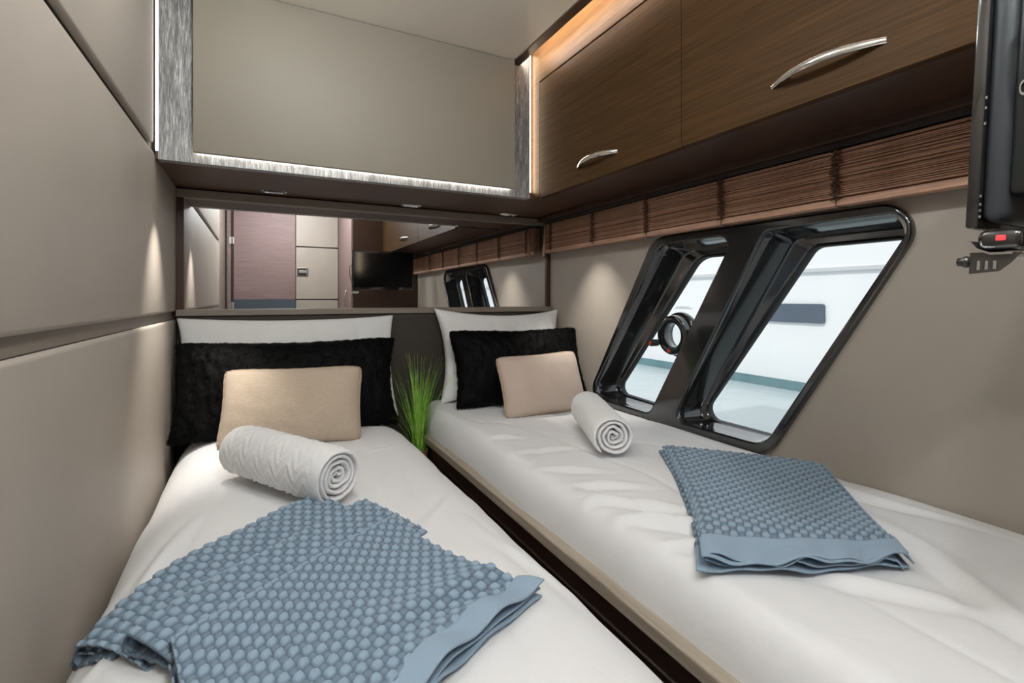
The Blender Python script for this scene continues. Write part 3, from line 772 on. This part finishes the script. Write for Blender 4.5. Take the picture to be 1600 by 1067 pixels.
# layers under the hem and under the left end of the main face
for k, (dz, ins) in enumerate(((.010, .012), (.018, .004), (.027, .016))):
    F2 = coons(far, right, near, left)
    nn = 60; Q = np.zeros((70, nn, 3))
    for i in range(70):
        for j in range(nn):
            s = .004+.99*i/69; t = .60+(.40-ins)*j/(nn-1) if True else 0
            x, y = F2(s, t); Q[i, j] = (x, y, max(hL(x, y, False)+.002, hL(x, y, False)+zt+.010-dropL(s, t)*.8-dz+.004*math.sin(s*(22+k*6)+k)*sm(.8, 1, t)))
    pl.add(Q)
for k, dz in enumerate((.009, .018, .028)):
    Q = np.zeros((60, 110, 3))
    for i in range(60):
        for j in range(110):
            s = .012*(k+1)+.35*i/59; t = .02+.95*j/109; x, y = F(s, t)
            Q[i, j] = (x-.012*(k == 1), y, max(hL(x, y, False)+.003, hL(x, y, False)+zt+.006-dz*.8-.008*t)+.0015*math.sin(t*40+k*2))
    pl.add(sheet(Q, phase=.004*k, sgn=-1))
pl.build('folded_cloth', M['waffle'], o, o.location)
# right blanket: folded in a stack, plain wavy hem towards the camera
o = empty('waffle_blanket', (.93, .70, -.42)); tag(o, 'blue waffle blanket folded square on the right bed under the window', 'blanket', 'blue waffle blankets')
pl = Pile()
def rb(shift):
    a, b, c, d = shift
    far = poly([(.995+a, 1.015+b), (1.10, .868+b), (1.215, .720+b)]); near = poly([(.606+a, .540+d), (.75, .455+d), (.893+c, .398+d)])
    right = poly([(1.215, .720+b), (1.10, .60), (.99+c*.5, .49), (.893+c, .398+d)][::-1]); left = poly([(.995+a, 1.015+b), (.86+a, .83), (.72+a, .655), (.606+a, .540+d)][::-1])
    return coons(near, right, far, left)
def hemR(s, t): return 1-sm(.105, .125, t)
def ripple(s, t, k): return .013*(math.sin(s*13+k*1.3+.6)+.6*math.sin(s*29+k))*.5*(1-sm(.0, .16, t))
zz = .022
hB = lambda x, y, w_=False: hR(max(x, .69), y, False)
F = rb((0, 0, 0, 0)); ns, nt = int(.345/DEN), int(.60/DEN)
# main top: far end folds over
P = np.zeros((ns, nt, 3)); hem = np.zeros((ns, nt))
for i in range(ns):
    for j in range(nt):
        s, t = i/(ns-1), j/(nt-1); x, y = F(s, t*.93)
        z = hB(x, y)+.030-.010*(1-sm(0, .2, t))+ripple(s, t, 0)+.004*math.sin(t*6+s*2)+.003*noise.noise(Vector((x*10, y*10, 5)))
        # roll over at both long sides and the far end
        z -= .020*(1-sm(0, .035, s))*sm(.10, .2, t)*.7+.026*(1-sm(0, .05, 1-s))*sm(.1, .3, t)+.008*(1-sm(0, .03, 1-t))
        P[i, j] = (x, y, z); hem[i, j] = hemR(s, t)
pl.add(sheet(P, hem=hem, phase=.004))
for k, (sh, dz, wv) in enumerate((((-.006, .004, .004, -.004), .010, 1), ((.006, .010, -.006, .004), .017, 0), ((-.012, .012, .006, .002), .024, 1))):
    F2 = rb(sh); ns2, nt2 = 100, int(.60/.004); Q = np.zeros((ns2, nt2, 3)); hm = np.zeros((ns2, nt2))
    for i in range(ns2):
        for j in range(nt2):
            s, t = i/(ns2-1), j/(nt2-1); x, y = F2(s, t)
            Q[i, j] = (x, y, max(hB(x, y)+.003, hB(x, y)+.030-dz+ripple(s, t, .8*(k+1))*(.8-.2*k)+.004*math.sin(t*6+s*2)*(1-k/3)-.006*(1-sm(0, .03, s))*sm(.1, .2, t)-.012*(1-sm(0, .04, 1-s)))); hm[i, j] = hemR(s, t)
    pl.add(sheet(Q, hem=hm, phase=.003*k, amp=.9))
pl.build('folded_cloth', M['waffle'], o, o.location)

# ------------------------------------------------------------------ potted grass
PG = Vector((.540, 1.835, -.680))
pg = empty('potted_grass', PG); tag(pg, 'tall green ornamental grass in a small brown pot between the beds', 'plant')
obj('pot', lathe(bmesh.new(), [(.024, 0), (.027, .004), (.034, .08), (.036, .102), (.037, .106), (.032, .106), (.030, .096), (.002, .096)], PG, 28), M['pot'], pg, sharp=40)
obj('soil', lathe(bmesh.new(), [(.002, .094), (.031, .094), (.031, .099), (.002, .101)], PG, 20), M['soil'], pg)
def blade(rnd, L, lean, az, curl, r0):
    vs, fs = [], []; n = 9
    p = PG+Vector((r0*math.cos(az), r0*math.sin(az), .095)); d = Vector((math.cos(az)*math.sin(lean), math.sin(az)*math.sin(lean), math.cos(lean)))
    sd = Vector((-math.sin(az), math.cos(az), 0)); sd = (sd+Vector((rnd.uniform(-.6, .6), rnd.uniform(-.6, .6), 0))).normalized()
    for k in range(n+1):
        f = k/n; wd = .0013*(1-f**2.2)+.00015
        nn = d.cross(sd).normalized()
        vs += [p-sd*wd, p+nn*wd*.5, p+sd*wd]
        p = p+d*(L/n); th = curl*(f+.2)/n
        hz = Vector((d.x, d.y, 0)); hz = hz.normalized() if hz.length > 1e-4 else Vector((1, 0, 0))
        d = (d+hz*th-Vector((0, 0, 1))*th*.8*f).normalized()
    for k in range(n):
        a = 3*k; fs += [(a, a+1, a+4, a+3), (a+1, a+2, a+5, a+4)]
    return vs, fs
rnd = random.Random(12); V, Fc = [], []
for q in range(105):
    az = rnd.uniform(0, 2*math.pi); lean = abs(rnd.gauss(0, .15)); L = rnd.uniform(.22, .40)
    vs, fs = blade(rnd, L, lean+.02, az, rnd.uniform(.1, .75), rnd.uniform(0, .02)); n0 = len(V); V += vs; Fc += [tuple(i+n0 for i in f) for f in fs]
tag(raw('foliage', V, Fc, M['grass'], pg, origin=PG), kind='stuff')
for az, lean, L, curl in ((3.6, .55, .24, 2.4), (3.9, .45, .27, 2.0), (3.3, .40, .30, 2.2), (-.6, .35, .22, 1.4), (-.9, .60, .20, 1.9), (-1.1, .8, .18, 2.0), (-.2, .5, .26, 1.8), (4.3, .7, .17, 1.6), (-.5, .9, .16, 1.4), (.3, .3, .36, 1.2), (2.9, .3, .34, 1.4), (-1.3, .55, .2, 2.4)):
    vs, fs = blade(rnd, L, lean, az, curl, .015); raw('leaf', vs, fs, M['grass'], pg, origin=PG)

# ------------------------------------------------------------------ television on its mount
TVL = Vector((.626, .192, .068))
tv = empty('television', TVL, (R(2.6), 0, 0)); tag(tv, 'small black flat television hanging at the right edge, seen side on', 'television')
W_, H_ = .475, .302
T = lambda name, bm, m, p=tv, **k: obj(name, bm, m, p, local=True, **k)
T('bezel', B((0, .029, 0), (W_, .040, H_), .003), M['gloss_black'], sharp=40)
T('screen', B((.014, .0395, .020), (W_-.014, .0407, H_-.014)), M['screen'])
rc = T('rear_cover', B((.003, .010, .006), (W_-.003, .0295, H_-.004), .0085, 4), M['grey_plastic'], sharp=60)
T('back_box', B((.006, -.012, .03), (W_-.01, .012, H_-.03), .006, 3), M['black_plastic'], rc, sharp=50)
bm = ring(bmesh.new(), [(.0030, 0), (.0044, 0), (.0044, -.002), (.0030, -.002)], (0, 0, 0), 20)
for v in bm.verts: v.co = Vector((.0058+v.co.x, .0035+v.co.y*.7, .128+v.co.z*1.6))
T('port', bm, M['steel'], rc)
bm = tube(bmesh.new(), [(.010, -.002, .190), (-.004, -.002, .188), (-.010, -.004, .180), (-.010, -.010, .150), (-.006, -.020, .110), (.01, -.03, .05), (.05, -.035, .02)], .0034, 8)
T('cable', bm, plain('olive cable', srgb(96, 92, 74), .4), smooth=True)
bm = bmesh.new()
for z in (.010, .016, .022, .030, .1, .115, .125): box(bm, (.0015, .0283, z), (.003, .0297, z+.0025))
tag(T('vent_marks', bm, M['steel'], rc), kind='stuff')
T('mount_plate', B((.18, -.03, .07), (.30, -.012, .21), .003), M['black_plastic'])
T('mount_arm', B((.215, -.375, .12), (.265, -.028, .17), .004), M['black_plastic'])
bm = tube(bmesh.new(), [(.02, .0, -.004), (.02, -.06, -.008), (.05, -.12, .0), (.1, -.2, .04)], .002, 6); T('thin_cable', bm, M['rubber'], smooth=True)
# receiver clipped below the set
rv = T('receiver', B((-.001, -.004, -.022), (.05, .030, -.002), .007, 4), M['gloss_black'], sharp=50)
T('standby_light', B((-.0022, .008, -.013), (-.0005, .015, -.008), .0006, 1), M['led_red'], rv)
bm = bmesh.new(); loft(bm, [[(-.003, .036, -.012), (-.003, .033, -.013), (.05, .033, -.013), (.05, .036, -.012)], [(-.003, .030, -.021), (-.003, .028, -.020), (.05, .028, -.020), (.05, .030, -.021)],
               [(-.003, .018, -.0265), (-.003, .018, -.0245), (.05, .018, -.0245), (.05, .018, -.0265)], [(-.003, .002, -.026), (-.003, .002, -.024), (.05, .002, -.024), (.05, .002, -.026)]], True, True)
T('bracket_lip', bm, M['steel'], rv)
bm = plate([(.034, -.045), (.034, -.024), (-.003, -.024), (.004, -.034), (.012, -.042)], [[(.029-.006*k, -.041+.0005*k), (.029-.006*k, -.032), (.026-.006*k, -.032), (.026-.006*k, -.041+.0005*k)] for k in range(3)], 0, .002)
T('slotted_bracket', bm, M['steel_dark'], rv)
bm = lathe(bmesh.new(), [(.002, 0), (.0052, .001), (.006, .004), (.0042, .007), (.0042, .010), (.001, .0105)], (0, 0, 0), 16, 'y')
for v in bm.verts: v.co += Vector((.0015, .0335, -.033))
T('wing_screw', bm, M['steel_dark'], rv, smooth=True)
cb2 = tube(bmesh.new(), [(1.02+.075*math.cos(math.pi+math.pi*k/12), YW+.03, .36-.14*math.sin(math.pi*k/12)) for k in range(13)], .003, 6)
tag(obj('hanging_cable', cb2, plain('tan cable', srgb(150, 108, 70), .6), smooth=True), 'tan cable looping down beside the television in the mirror', 'cable')

# ------------------------------------------------------------------ outside: boat alongside and water
ZW, XH = -.81, 4.2
by = empty('moored_boat', (XH, 2.5, ZW)); tag(by, 'white boat moored alongside, seen through the slanted window', 'boat')
prof = [(.10, ZW-.3), (.03, ZW), (.0, ZW+.09), (-.03, ZW+.35), (-.05, ZW+1.04), (-.05, 1.3), (.4, 1.9), (1.6, 2.3)]
bm = bmesh.new(); rows = []
for k in range(25):
    y = -9+k*1.0; rows.append([(XH+x+.010*(y-3)**2*.3, y, z) for x, z in prof])
L = [[bm.verts.new(p) for p in r] for r in rows]
for A, C in zip(L, L[1:]):
    for j in range(len(prof)-1): bm.faces.new((A[j], C[j], C[j+1], A[j+1]))
obj('hull', bm, M['hull'], by, sharp=20)
hx = lambda y: XH+.003*(y-3)**2
def strip(name, z0, z1, y0, y1, x0, t, m):
    bm = bmesh.new(); n = max(2, int((y1-y0)/.5)+1); rows = []
    for k in range(n):
        y = y0+(y1-y0)*k/(n-1); x = hx(y)+x0
        rows.append([(x-t, y, z0), (x-t, y, z1), (x+.02, y, z1), (x+.02, y, z0)])
    return obj(name, loft(bm, rows, True, True), m, by)
strip('boot_stripe', ZW-.1, ZW+.085, -9, 15, .002, .004, M['boot'])
strip('rub_rail', .225, .255, -9, 15, -.05, .03, M['hull_line'])
bm = plate(roundpoly([(3.25, -.042), (2.44, -.042), (2.44, -.205), (3.25, -.205)], [.02]*4, 4), [], XH-.062, XH-.03)
obj('hull_window', bm, M['hull_glass'], by)
sea = obj('water', B((1.42, -12, ZW-.3), (9, 16, ZW)), M['water']); tag(sea, 'pale green harbour water between the boats', 'water')
